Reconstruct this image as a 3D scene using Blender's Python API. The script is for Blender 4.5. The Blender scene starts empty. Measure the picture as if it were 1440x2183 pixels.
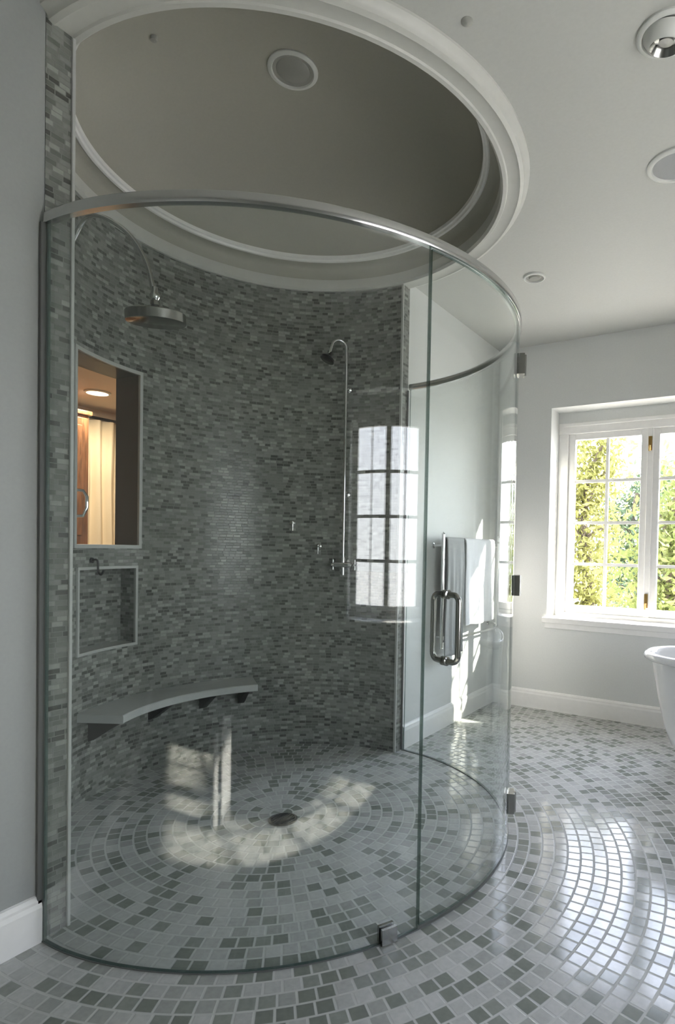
import bpy, math, random
from mathutils import Vector, Matrix
random.seed(7)
C = bpy.context.scene.collection
PI = math.pi
CX, CY = 0.01, 1.9465          # centre of the round shower
RW = 0.93                      # tiled wall radius
RG = 0.993                     # glass radius
ZC = 2.7345                    # room ceiling
YW = 4.2886                    # window wall
XR = 3.05                      # wall opposite the shower
YB = -2.4                      # wall behind the camera

# ------------------------------------------------------------------ mesh helper
class MB:
    def __init__(s):
        s.v = []; s.f = []; s.uv = []; s.mi = []; s.m = 0
    def face(s, pts, uv=None):
        n = len(s.v); s.v += [tuple(p) for p in pts]
        s.f.append(tuple(range(n, n+len(pts)))); s.uv.append(uv); s.mi.append(s.m)
    def idx(s, f, uv=None):
        s.f.append(tuple(f)); s.uv.append(uv); s.mi.append(s.m)
    def box(s, x0, x1, y0, y1, z0, z1, T=None):
        p = [(x, y, z) for z in (z0, z1) for y in (y0, y1) for x in (x0, x1)]
        if T: p = [T(*q) for q in p]
        n = len(s.v); s.v += [tuple(q) for q in p]
        for f in ((0,2,3,1), (4,5,7,6), (0,1,5,4), (2,6,7,3), (0,4,6,2), (1,3,7,5)):
            s.f.append(tuple(n+i for i in f)); s.uv.append(None); s.mi.append(s.m)
    def grid(s, rows, closed_u=False, closed_v=False, uvf=None):
        n = len(s.v); nr = len(rows); nc = len(rows[0])
        for r in rows: s.v += [tuple(p) for p in r]
        for i in range(nr if closed_v else nr-1):
            for j in range(nc if closed_u else nc-1):
                a = n+i*nc+j; b = n+i*nc+(j+1) % nc
                c = n+((i+1) % nr)*nc+(j+1) % nc; d = n+((i+1) % nr)*nc+j
                u = [uvf(i, j), uvf(i, j+1), uvf(i+1, j+1), uvf(i+1, j)] if uvf else None
                s.f.append((a, b, c, d)); s.uv.append(u); s.mi.append(s.m)
        return n
    def tube(s, path, r, n=12, cap=True, closed=False):
        P = [Vector(p) for p in path]; m = len(P)
        R = r if isinstance(r, (list, tuple)) else [r]*m
        rows = []; prev = None
        for i, p in enumerate(P):
            if closed: t = P[(i+1) % m]-P[i-1]
            else: t = P[min(i+1, m-1)]-P[max(i-1, 0)]
            t.normalize()
            if prev is None:
                a = Vector((0, 0, 1)) if abs(t.z) < .9 else Vector((1, 0, 0))
                nrm = t.cross(a).normalized()
            else:
                nrm = (prev-t*prev.dot(t)).normalized()
            prev = nrm; b = t.cross(nrm)
            rows.append([p+(nrm*math.cos(2*PI*k/n)+b*math.sin(2*PI*k/n))*R[i] for k in range(n)])
        s.grid(rows, closed_u=True, closed_v=closed)
        if cap and not closed:
            for row in (rows[0], rows[-1]):
                s.face(row)
    def lathe(s, prof, o=(0, 0, 0), axis=(0, 0, 1), n=32):
        ax = Vector(axis).normalized(); a = Vector((1, 0, 0)) if abs(ax.x) < .9 else Vector((0, 1, 0))
        u = ax.cross(a).normalized(); w = ax.cross(u); o = Vector(o)
        rows = [[o+ax*h+(u*math.cos(2*PI*k/n)+w*math.sin(2*PI*k/n))*max(r, 1e-4) for k in range(n)] for r, h in prof]
        s.grid(rows, closed_u=True)
    def build(s, name, mats, parent=None, smooth=None, loc=None, bevel=None, weld=False):
        me = bpy.data.meshes.new(name)
        v = s.v
        if loc is not None:
            L = Vector(loc); v = [tuple(Vector(p)-L) for p in v]
        me.from_pydata(v, [], s.f); 
        if any(u is not None for u in s.uv):
            l = me.uv_layers.new(name='UVMap'); k = 0
            for f, u in zip(s.f, s.uv):
                for i in range(len(f)):
                    l.data[k].uv = u[i] if u else (0, 0)
                    k += 1
        for m in (mats if isinstance(mats, (list, tuple)) else [mats]): me.materials.append(m)
        for p, i in zip(me.polygons, s.mi): p.material_index = i
        me.validate(); 
        import bmesh
        bm = bmesh.new(); bm.from_mesh(me)
        if weld: bmesh.ops.remove_doubles(bm, verts=bm.verts, dist=1e-5)
        bmesh.ops.recalc_face_normals(bm, faces=bm.faces)
        bm.to_mesh(me); bm.free()
        if smooth is not None:
            for p in me.polygons: p.use_smooth = True
            me.set_sharp_from_angle(angle=math.radians(smooth))
        o = bpy.data.objects.new(name, me); C.objects.link(o)
        if loc is not None: o.location = loc
        if bevel:
            b = o.modifiers.new('Bevel', 'BEVEL'); b.width = bevel; b.segments = 2; b.limit_method = 'ANGLE'
        if parent:
            o.parent = parent
            if loc is None: o.matrix_parent_inverse = Matrix.Translation(-Vector(parent.location))
            else: o.location = Vector(loc)-Vector(parent.location)
        return o

def empty(name, loc=(0, 0, 0)):
    o = bpy.data.objects.new(name, None); C.objects.link(o); o.location = loc
    o.empty_display_size = .05
    return o
def tag(o, label=None, cat=None, group=None, kind=None):
    if label: o['label'] = label
    if cat: o['category'] = cat
    if group: o['group'] = group
    if kind: o['kind'] = kind
    return o
def struct(o, label=None, cat=None): return tag(o, label, cat, kind='structure')
def cyl(r, a, z):                       # a in degrees round the shower centre
    return (CX+r*math.cos(math.radians(a)), CY+r*math.sin(math.radians(a)), z)

# ------------------------------------------------------------------ materials
class N:
    def __init__(s, name):
        s.m = bpy.data.materials.new(name); s.m.use_nodes = True
        s.t = s.m.node_tree; s.t.nodes.clear()
        s.out = s.t.nodes.new('ShaderNodeOutputMaterial')
    def n(s, typ, ins=None, **kw):
        nd = s.t.nodes.new('ShaderNode'+typ)
        for k, v in kw.items(): setattr(nd, k, v)
        for k, v in (ins or {}).items():
            if isinstance(v, bpy.types.NodeSocket): s.t.links.new(v, nd.inputs[k])
            else: nd.inputs[k].default_value = v
        return nd
    def mth(s, op, a, b=None, c=None):
        ins = {0: a}
        if b is not None: ins[1] = b
        if c is not None: ins[2] = c
        return s.n('Math', ins, operation=op).outputs[0]
    def fin(s, sh): s.t.links.new(sh, s.out.inputs['Surface']); return s.m
def col(h, a=1): return (h[0], h[1], h[2], 1)
def plain(name, c, rough=.5, metal=0, bump=0, bscale=40, spec=.5, coat=0):
    k = N(name)
    ins = {'Base Color': col(c), 'Roughness': rough, 'Metallic': metal, 'Specular IOR Level': spec, 'Coat Weight': coat}
    if bump:
        tc = k.n('TexCoord'); nz = k.n('TexNoise', {'Vector': tc.outputs['Object'], 'Scale': bscale, 'Detail': 5})
        bp = k.n('Bump', {'Height': nz.outputs['Fac'], 'Strength': bump, 'Distance': .004})
        ins['Normal'] = bp.outputs[0]
        mx = k.n('Mix', {'Factor': nz.outputs['Fac'], 6: col([q*.95 for q in c]), 7: col([min(1, q*1.05) for q in c])}, data_type='RGBA')
        ins['Base Color'] = mx.outputs[2]
    return k.fin(k.n('BsdfPrincipled', ins).outputs[0])

def ramp(k, fac, stops):
    r = k.n('ValToRGB', {0: fac}); cr = r.color_ramp; cr.interpolation = 'CONSTANT'
    while len(cr.elements) < len(stops): cr.elements.new(1)
    for e, (p, c) in zip(cr.elements, stops): e.position = p; e.color = col(c)
    return r.outputs[0]

def tile_nodes(k, row_f, cell_f, row_h, cell_w_m, grout, stops, grout_c, rough, bump_d, spec=.5):
    """row_f, cell_f: continuous row and cell coordinates (one unit = one tile)"""
    ri = k.mth('FLOOR', row_f); rf = k.mth('FRACT', row_f)
    ci = k.mth('FLOOR', cell_f); cf = k.mth('FRACT', cell_f)
    cv = k.n('CombineXYZ', {0: ri, 1: ci, 2: 0.37})
    wn = k.n('TexWhiteNoise', {'Vector': cv.outputs[0]}, noise_dimensions='3D')
    def edge(fr, size):      # distance in metres to the nearest tile edge
        m = k.mth('MINIMUM', fr, k.mth('SUBTRACT', 1.0, fr))
        return k.mth('MULTIPLY', m, size)
    d = k.mth('MINIMUM', edge(rf, row_h), edge(cf, cell_w_m))
    mask = k.n('MapRange', {0: d, 1: grout*.35, 2: grout*.75, 3: 0.0, 4: 1.0}).outputs[0]
    tc = k.n('TexCoord')
    nz = k.n('TexNoise', {'Vector': tc.outputs['Object'], 'Scale': 60, 'Detail': 4})
    base = ramp(k, wn.outputs['Value'], stops)
    hs = k.n('Mix', {'Factor': 1.0, 6: base, 7: k.n('Mix', {'Factor': nz.outputs['Fac'], 6: (.8, .8, .8, 1), 7: (1.2, 1.2, 1.2, 1)}, data_type='RGBA').outputs[2]}, data_type='RGBA', blend_type='MULTIPLY')
    c = k.n('Mix', {'Factor': mask, 6: col(grout_c), 7: hs.outputs[2]}, data_type='RGBA')
    rg = k.n('MapRange', {0: mask, 1: 0.0, 2: 1.0, 3: .75, 4: rough}).outputs[0]
    wcol = k.n('SeparateColor', {0: wn.outputs['Color']})
    hmix = k.mth('ADD', mask, k.mth('MULTIPLY', wcol.outputs[1], .25))
    bp = k.n('Bump', {'Height': hmix, 'Strength': 1.0, 'Distance': bump_d})
    return k.fin(k.n('BsdfPrincipled', {'Base Color': c.outputs[2], 'Roughness': rg, 'Normal': bp.outputs[0], 'Specular IOR Level': spec}).outputs[0])

def wall_mosaic(name, stops, grout_c):
    k = N(name); uv = k.n('UVMap'); sp = k.n('SeparateXYZ', {0: uv.outputs[0]})
    row = k.mth('DIVIDE', sp.outputs[1], .0158)
    rn = k.n('TexWhiteNoise', {'W': k.mth('FLOOR', row)}, noise_dimensions='1D')
    w = k.mth('MULTIPLY_ADD', rn.outputs['Value'], .012, .030)
    cell = k.mth('ADD', k.mth('DIVIDE', sp.outputs[0], w), k.mth('MULTIPLY', rn.outputs['Value'], 17.3))
    return tile_nodes(k, row, cell, .0158, .034, .0022, stops, grout_c, .28, .0005)

def floor_mosaic(name, stops, grout_c):
    k = N(name); g = k.n('NewGeometry'); sp = k.n('SeparateXYZ', {0: g.outputs['Position']})
    x = k.mth('SUBTRACT', sp.outputs[0], CX); y = k.mth('SUBTRACT', sp.outputs[1], CY)
    r = k.mth('SQRT', k.mth('ADD', k.mth('MULTIPLY', x, x), k.mth('MULTIPLY', y, y)))
    H = .0495
    row = k.mth('DIVIDE', r, H)
    ri = k.mth('FLOOR', row)
    # number of tiles in this ring
    nt = k.mth('ROUND', k.mth('DIVIDE', k.mth('MULTIPLY', k.mth('ADD', ri, .5), 2*PI*H), .051))
    nt = k.mth('MAXIMUM', nt, 3.0)
    th = k.mth('DIVIDE', k.mth('ADD', k.mth('ARCTAN2', y, x), PI), 2*PI)
    rn = k.n('TexWhiteNoise', {'W': ri}, noise_dimensions='1D')
    cell = k.mth('ADD', k.mth('MULTIPLY', th, nt), rn.outputs['Value'])
    return tile_nodes(k, row, cell, H, .050, .0062, stops, grout_c, .13, .0006, .25)

G = {}
wall_stops = [(0, (.070, .073, .063)), (.12, (.135, .142, .126)), (.34, (.190, .199, .180)), (.64, (.245, .256, .232)), (.87, (.33, .34, .31))]
G['mosaic'] = wall_mosaic('mosaic_wall_tile', wall_stops, (.24, .248, .228))
floor_stops = [(0, (.19, .205, .18)), (.18, (.245, .26, .235)), (.34, (.33, .34, .32)), (.48, (.41, .415, .40)), (.75, (.46, .465, .45))]
G['floor'] = floor_mosaic('round_laid_floor_tile', floor_stops, (.46, .47, .45))
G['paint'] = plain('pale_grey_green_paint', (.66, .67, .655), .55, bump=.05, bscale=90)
G['paint_shaded'] = plain('shaded_wall_paint', (.33, .345, .335), .5, bump=.05, bscale=90)  # wall paint darkened to put shade on the strip left of the shower
G['ceil'] = plain('ceiling_paint', (.50, .505, .48), .6, bump=.04, bscale=80)
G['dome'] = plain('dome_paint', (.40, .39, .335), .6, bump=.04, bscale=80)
G['white'] = plain('white_gloss_trim', (.84, .83, .81), .35, bump=.03, bscale=30)
G['ring'] = plain('off_white_ceiling_trim', (.57, .57, .535), .45, bump=.03, bscale=30)
G['trim'] = plain('pale_stone_trim', (.48, .49, .47), .3, bump=.08, bscale=60)
G['bench'] = plain('grey_stone_slab', (.46, .47, .455), .3, bump=.1, bscale=25)
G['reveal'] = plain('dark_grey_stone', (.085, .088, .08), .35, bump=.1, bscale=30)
G['chrome'] = plain('polished_chrome', (.72, .72, .72), .08, 1)
G['rail'] = plain('satin_rail_metal', (.62, .62, .61), .2, 1)
G['nickel'] = plain('brushed_nickel', (.36, .36, .34), .22, 1)
G['dark'] = plain('dark_metal', (.06, .06, .06), .35, 1)
G['black'] = plain('dark_bracket_metal', (.03, .03, .03), .45, .6)
G['enamel'] = plain('white_enamel', (.88, .89, .90), .12, coat=.5)
G['towel_w'] = plain('white_towel_cloth', (.86, .86, .88), .95, bump=1.0, bscale=260)
G['towel_g'] = plain('grey_towel_cloth', (.40, .41, .41), .95, bump=1.0, bscale=260)
G['brass'] = plain('aged_brass', (.50, .33, .12), .35, 1)
G['joint'] = plain('dark_silicone_joint', (.12, .125, .12), .5)
G['bezel'] = plain('white_bezel', (.70, .71, .68), .4)
G['grille'] = plain('pale_speaker_cloth', (.50, .51, .52), .8, bump=1, bscale=600)
G['lens'] = plain('lamp_lens', (.34, .34, .31), .3)
G['beige'] = plain('beige_paint', (.74, .64, .54), .7)
G['curtain'] = plain('cream_curtain_cloth', (.82, .72, .54), .9, bump=.3, bscale=80)
G['bark'] = plain('tree_bark', (.10, .08, .06), .9, bump=1, bscale=30)
G['paving'] = plain('pale_paving', (.50, .49, .46), .9, bump=.5, bscale=8)
G['lawn'] = plain('lawn_grass', (.16, .20, .10), .9, bump=1, bscale=20)
G['carpet'] = plain('beige_carpet', (.42, .34, .26), .95)

def wood():
    k = N('dark_brown_wood'); tc = k.n('TexCoord')
    mp = k.n('Mapping', {'Vector': tc.outputs['Object'], 'Scale': (14, 14, 1.2)})
    nz = k.n('TexNoise', {'Vector': mp.outputs[0], 'Scale': 3, 'Detail': 6, 'Distortion': 1.5})
    r = k.n('ValToRGB', {0: nz.outputs['Fac']}); r.color_ramp.elements[0].color = (.10, .045, .02, 1); r.color_ramp.elements[1].color = (.26, .12, .055, 1)
    r.color_ramp.elements[0].position = .35; r.color_ramp.elements[1].position = .7
    return k.fin(k.n('BsdfPrincipled', {'Base Color': r.outputs[0], 'Roughness': .4}).outputs[0])
G['wood'] = wood()

def thin_glass(name, tint, rough=0.0, refl=1.0):
    k = N(name); g = k.n('NewGeometry')
    ior = k.n('Mix', {0: g.outputs['Backfacing'], 2: 1.5, 3: 1/1.5}, data_type='FLOAT').outputs[0]
    fr = k.n('Fresnel', {'IOR': ior})
    f = k.mth('MULTIPLY', fr.outputs[0], refl)
    tr = k.n('BsdfTransparent', {'Color': col(tint)}); gl = k.n('BsdfGlossy', {'Color': (1, 1, 1, 1), 'Roughness': rough})
    return k.fin(k.n('MixShader', {0: f, 1: tr.outputs[0], 2: gl.outputs[0]}).outputs[0])
G['glass'] = thin_glass('clear_shower_glass', (.955, .972, .965))
G['pane'] = thin_glass('window_pane_glass', (.98, .985, .98))
def edge_glass():
    k = N('green_glass_edge')
    d = k.n('BsdfPrincipled', {'Base Color': (.10, .15, .135, 1), 'Roughness': .12, 'Transmission Weight': .0})
    t = k.n('BsdfTransparent', {'Color': (.55, .68, .62, 1)})
    return k.fin(k.n('MixShader', {0: .35, 1: d.outputs[0], 2: t.outputs[0]}).outputs[0])
G['edge'] = edge_glass()

def emis(name, c, s):
    k = N(name); return k.fin(k.n('Emission', {'Color': col(c), 'Strength': s}).outputs[0])
G['lit'] = emis('lit_lamp_lens', (1, .86, .66), 6)

def leaf(name, c1, c2):
    k = N(name); oi = k.n('NewGeometry')
    wn = k.n('TexNoise', {'Vector': oi.outputs['Position'], 'Scale': 3.5, 'Detail': 3})
    m = k.n('Mix', {'Factor': wn.outputs['Fac'], 6: col(c1), 7: col(c2)}, data_type='RGBA').outputs[2]
    d = k.n('BsdfDiffuse', {'Color': m}); t = k.n('BsdfTranslucent', {'Color': m})
    return k.fin(k.n('MixShader', {0: .45, 1: d.outputs[0], 2: t.outputs[0]}).outputs[0])

# ------------------------------------------------------------------ room shell
T = .30
b = MB(); NS = 96
# floor: a rectangle with the half disc of the shower
b.face([(0, YB, 0), (XR, YB, 0), (XR, YW, 0), (0, YW, 0)])
pts = [(0, CY+1.0, 0)]+[p for p in (cyl(1.0, 90+180*i/NS, 0) for i in range(NS+1)) if p[0] < -1e-4]+[(0, CY-1.0, 0)]
b.face(pts)
fl = struct(b.build('floor', G['floor']), 'grey stone mosaic floor laid in rings round the shower', 'floor')

# ceiling with a round opening
b = MB(); RH = .985
x0, x1, y0, y1 = 0, XR+.2, YB-.2, YW+.2
def to_rect(a):
    dx, dy = math.cos(a), math.sin(a); t = 1e9
    if dx > 1e-9: t = min(t, (x1-CX)/dx)
    if dy > 1e-9: t = min(t, (y1-CY)/dy)
    if dy < -1e-9: t = min(t, (y0-CY)/dy)
    return (CX+dx*t, CY+dy*t)
angs = sorted(set([-PI/2+PI*i/NS for i in range(NS+1)] + [math.atan2(y1-CY, x1-CX), math.atan2(y0-CY, x1-CX)]))
for a0, a1 in zip(angs[:-1], angs[1:]):
    p0 = (CX+RH*math.cos(a0), CY+RH*math.sin(a0)); p1 = (CX+RH*math.cos(a1), CY+RH*math.sin(a1))
    q0 = to_rect(a0); q1 = to_rect(a1)
    b.face([(*p0, ZC), (*p1, ZC), (*q1, ZC), (*q0, ZC)])
b.face([(-.14, y0, ZC), (CX+1e-3, y0, ZC), (CX+1e-3, CY-RH+.001, ZC), (-.14, CY-RH+.001, ZC)])
b.face([(-.14, y1, ZC), (CX+1e-3, y1, ZC), (CX+1e-3, CY+RH-.001, ZC), (-.14, CY+RH-.001, ZC)])
struct(b.build('ceiling', G['ceil']), 'flat pale painted ceiling around the round recess', 'ceiling')
b = MB(); b.box(-1.3, XR+.4, YB-.3, YW+.4, ZC+.75, ZC+.85)
struct(b.build('roof_slab', G['ceil']))
# closed box around the attic so that no daylight leaks in
b = MB()
for a in ((-1.3, -1.2, YB-.3, YW+.4), (XR+.3, XR+.4, YB-.3, YW+.4), (-1.3, XR+.4, YB-.3, YB-.2), (-1.3, XR+.4, YW+.3, YW+.4)):
    b.box(*a, ZC-.1 if a[0] > -1.25 else 2.55, ZC+.75)
struct(b.build('wall_attic', G['ceil']))

def wall_with_hole(name, axis, u0, u1, w0, w1, hu0, hu1, hz0, hz1, z1=ZC+.02):
    b = MB()
    def bx(a0, a1, c0, c1):
        if axis == 'y': b.box(a0, a1, w0, w1, c0, c1)
        else: b.box(w0, w1, a0, a1, c0, c1)
    us = [u0, hu0, hu1, u1]; zs = [-.05, hz0, hz1, z1]
    for i in range(3):
        for j in range(3):
            if i == 1 and j == 1: continue
            bx(us[i], us[i+1], zs[j], zs[j+1])
    o = b.build(name, G['paint'])
    return struct(o)
W2 = dict(u0=.43, u1=1.77, z0=.66, z1=2.25)
W3 = dict(u0=.51, u1=2.15, z0=.66, z1=2.25)
tag(wall_with_hole('wall_back', 'y', -.12, XR+T, YW, YW+T, W2['u0'], W2['u1'], W2['z0'], W2['z1']), 'pale grey painted wall holding the bright casement window', 'wall')
tag(wall_with_hole('wall_right', 'x', YB-T, YW, XR, XR+T, W3['u0'], W3['u1'], W3['z0'], W3['z1']), 'painted wall opposite the shower', 'wall')
b = MB(); b.box(-.12, XR+T, YB-T, YB, -.05, ZC+.02); tag(struct(b.build('wall_front', G['paint'])), 'painted wall behind the camera', 'wall')
YJ0, YJ1 = .94, 1.0165; YK0, YK1 = 2.8765, 2.952
b = MB(); b.box(-.12, 0, YB, YJ0, -.05, ZC+.02); tag(struct(b.build('wall_left', G['paint_shaded'])), 'narrow strip of painted wall left of the shower, shade put into its colour', 'wall')
b = MB(); b.box(-.12, 0, YK1, YW, -.05, ZC+.02); tag(struct(b.build('wall_left_far', G['paint'])), 'pale painted wall behind the towels', 'wall')

# curved tiled wall with its two openings
A0, A1 = 90.0, 270.0
UP = (185.2, 210.3, 1.178, 2.033)      # upper opening: degrees, heights  (-174.8 = 185.2)
LO = (186.2, 208.8, .687, 1.062)
RO = 1.10
angs = sorted(set([A0+(A1-A0)*i/90 for i in range(91)] + [UP[0], UP[1], LO[0], LO[1]]))
zs = [-.03, LO[2], LO[3], UP[2], UP[3], ZC+.01]
def inside(a, z):
    if UP[0] < a < UP[1] and UP[2] < z < UP[3]: return 1
    if LO[0] < a < LO[1] and LO[2] < z < LO[3]: return 2
    return 0
b = MB()
def uvq(a0, a1, z0, z1, r=RW): return [(math.radians(a0)*r, z0), (math.radians(a1)*r, z0), (math.radians(a1)*r, z1), (math.radians(a0)*r, z1)]
for a0, a1 in zip(angs[:-1], angs[1:]):
    for z0, z1 in zip(zs[:-1], zs[1:]):
        am, zm = (a0+a1)/2, (z0+z1)/2; k = inside(am, zm)
        b.m = 0
        if k == 0:
            b.face([cyl(RW, a0, z0), cyl(RW, a1, z0), cyl(RW, a1, z1), cyl(RW, a0, z1)], uvq(a0, a1, z0, z1))
        if k == 2:
            b.face([cyl(RW+.10, a0, z0), cyl(RW+.10, a1, z0), cyl(RW+.10, a1, z1), cyl(RW+.10, a0, z1)], uvq(a0, a1, z0, z1))
        if k != 1:
            b.m = 1
            q = [cyl(RO, a0, z0), cyl(RO, a1, z0), cyl(RO, a1, z1), cyl(RO, a0, z1)]
            b.face([(min(p[0], -.05), p[1], p[2]) for p in q])
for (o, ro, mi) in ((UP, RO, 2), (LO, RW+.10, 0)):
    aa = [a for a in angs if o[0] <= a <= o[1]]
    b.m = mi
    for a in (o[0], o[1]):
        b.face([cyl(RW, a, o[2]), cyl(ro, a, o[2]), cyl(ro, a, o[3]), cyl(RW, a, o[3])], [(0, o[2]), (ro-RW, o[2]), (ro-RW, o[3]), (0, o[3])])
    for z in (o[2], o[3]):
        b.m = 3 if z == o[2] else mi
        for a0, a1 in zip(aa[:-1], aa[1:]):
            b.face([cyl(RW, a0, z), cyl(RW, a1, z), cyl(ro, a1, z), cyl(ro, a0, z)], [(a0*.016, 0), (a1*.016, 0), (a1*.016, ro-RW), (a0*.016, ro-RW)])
b.m = 0
for s, (ya, yb) in ((0, (YJ0, YJ1)), (1, (YK0, YK1))):
    x = .002
    b.face([(x, ya, -.03), (x, yb, -.03), (x, yb, ZC+.01), (x, ya, ZC+.01)], [(ya, -.03), (yb, -.03), (yb, ZC+.01), (ya, ZC+.01)])
    yi = yb if s == 0 else ya
    b.face([(x, yi, -.03), (CX, yi, -.03), (CX, yi, ZC+.01), (x, yi, ZC+.01)], [(0, 0), (.01, 0), (.01, ZC), (0, ZC)])
wt = b.build('wall_shower', [G['mosaic'], G['beige'], G['reveal'], G['trim']], smooth=20, weld=True)
tag(struct(wt), 'curved shower wall covered in small grey mosaic tiles', 'wall')

# slim corner trims where the tile turns the corner
for k, y in enumerate((YJ1+.001, YK0-.001)):
    b = MB(); b.box(-.004, .010, y-.005, y+.005, 0, ZC-.04)
    struct(b.build('trim_%d' % (k+1), G['trim'], bevel=.002), 'slim pale corner trim on the tiled %s jamb' % ('left', 'right')[k], 'trim')
# flat frames around the two wall openings
def opening_frame(name, o, w, label):
    b = MB(); st = math.degrees(w/RW)
    def band(a0, a1, z0, z1):
        n = max(2, int((a1-a0)/1.5))
        ri, re = RW-.009, RW+.006
        rows = []
        for i in range(n+1):
            a = a0+(a1-a0)*i/n
            rows.append([cyl(ri, a, z0), cyl(re, a, z0), cyl(re, a, z1), cyl(ri, a, z1)])
        b.grid(rows, closed_u=True); b.face(rows[0]); b.face(rows[-1])
    band(o[0]-st, o[1]+st, o[2]-w, o[2]); band(o[0]-st, o[1]+st, o[3], o[3]+w)
    band(o[0]-st, o[0], o[2], o[3]); band(o[1], o[1]+st, o[2], o[3])
    ob = b.build(name, G['trim']); struct(ob, label, 'trim'); return ob
opening_frame('trim_3', UP, .017, 'pale stone frame round the tall wall opening')
opening_frame('trim_4', LO, .013, 'pale stone frame round the low shampoo niche')

# baseboards
def baseboard(name, p0, p1, nrm, label):
    b = MB(); p0 = Vector(p0); p1 = Vector(p1); nrm = Vector(nrm)
    prof = [(0, 0), (.018, 0), (.018, .105), (.014, .118), (.014, .126), (.007, .137), (0, .140)]
    rows = [[tuple(p+nrm*d+Vector((0, 0, z))) for d, z in prof] for p in (p0, p1)]
    b.grid(rows, closed_u=True); b.face(rows[0]); b.face(rows[1])
    struct(b.build(name, G['white']), label, 'baseboard')
baseboard('baseboard_left', (0, YB, 0), (0, YJ0-.004, 0), (1, 0, 0), 'white baseboard at the foot of the strip of wall left of the shower')
baseboard('baseboard_far', (0, YK1+.004, 0), (0, YW, 0), (1, 0, 0), 'white baseboard under the towels')
baseboard('baseboard_back', (0, YW, 0), (XR, YW, 0), (0, -1, 0), 'white baseboard under the casement window')
baseboard('baseboard_right', (XR, YB, 0), (XR, YW, 0), (-1, 0, 0), 'white baseboard opposite the shower')

# ceiling ring and dome
b = MB(); n = 128
prof = [(1.024, ZC+.01), (1.022, ZC-.008), (1.008, ZC-.018), (1.003, ZC-.026), (1.000, ZC-.036), (.985, ZC-.041), (.975, ZC-.036), (.935, ZC-.036), (.930, ZC-.041), (.915, ZC-.041), (.905, ZC-.030), (.903, ZC-.012), (.903, ZC+.02), (.99, ZC+.02)]
b.grid([[cyl(r, 360*i/n, z) for i in range(n)] for r, z in prof], closed_u=True)
struct(b.build('trim_5', G['ring'], smooth=35), 'broad off-white moulded ring round the ceiling recess', 'trim')
b = MB()
prof = [(.905, ZC-.01), (.905, ZC+.07), (.898, ZC+.082), (.884, ZC+.092), (.866, ZC+.096), (.850, ZC+.100)]
b.grid([[cyl(r, 360*i/n, z) for i in range(n)] for r, z in prof], closed_u=True)
prof = []
R0, Z0, H = .832, ZC+.118, .40
for i in range(25):
    t = i/24*PI/2; prof.append((R0*math.cos(t), Z0+H*math.sin(t)))
b.grid([[cyl(max(r, .0005), 360*i/n, z) for i in range(n)] for r, z in prof], closed_u=True)
struct(b.build('ceiling_dome', G['dome'], smooth=40), 'olive grey dome above the shower', 'ceiling')
b = MB()
prof = [(.858, ZC+.098), (.852, ZC+.094), (.842, ZC+.096), (.838, ZC+.106), (.830, ZC+.109), (.828, ZC+.125), (.858, ZC+.125)]
b.grid([[cyl(r, 360*i/n, z) for i in range(n)] for r, z in prof], closed_u=True)
struct(b.build('trim_6', G['white'], smooth=35), 'stepped crown moulding at the foot of the dome', 'trim')

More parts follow.
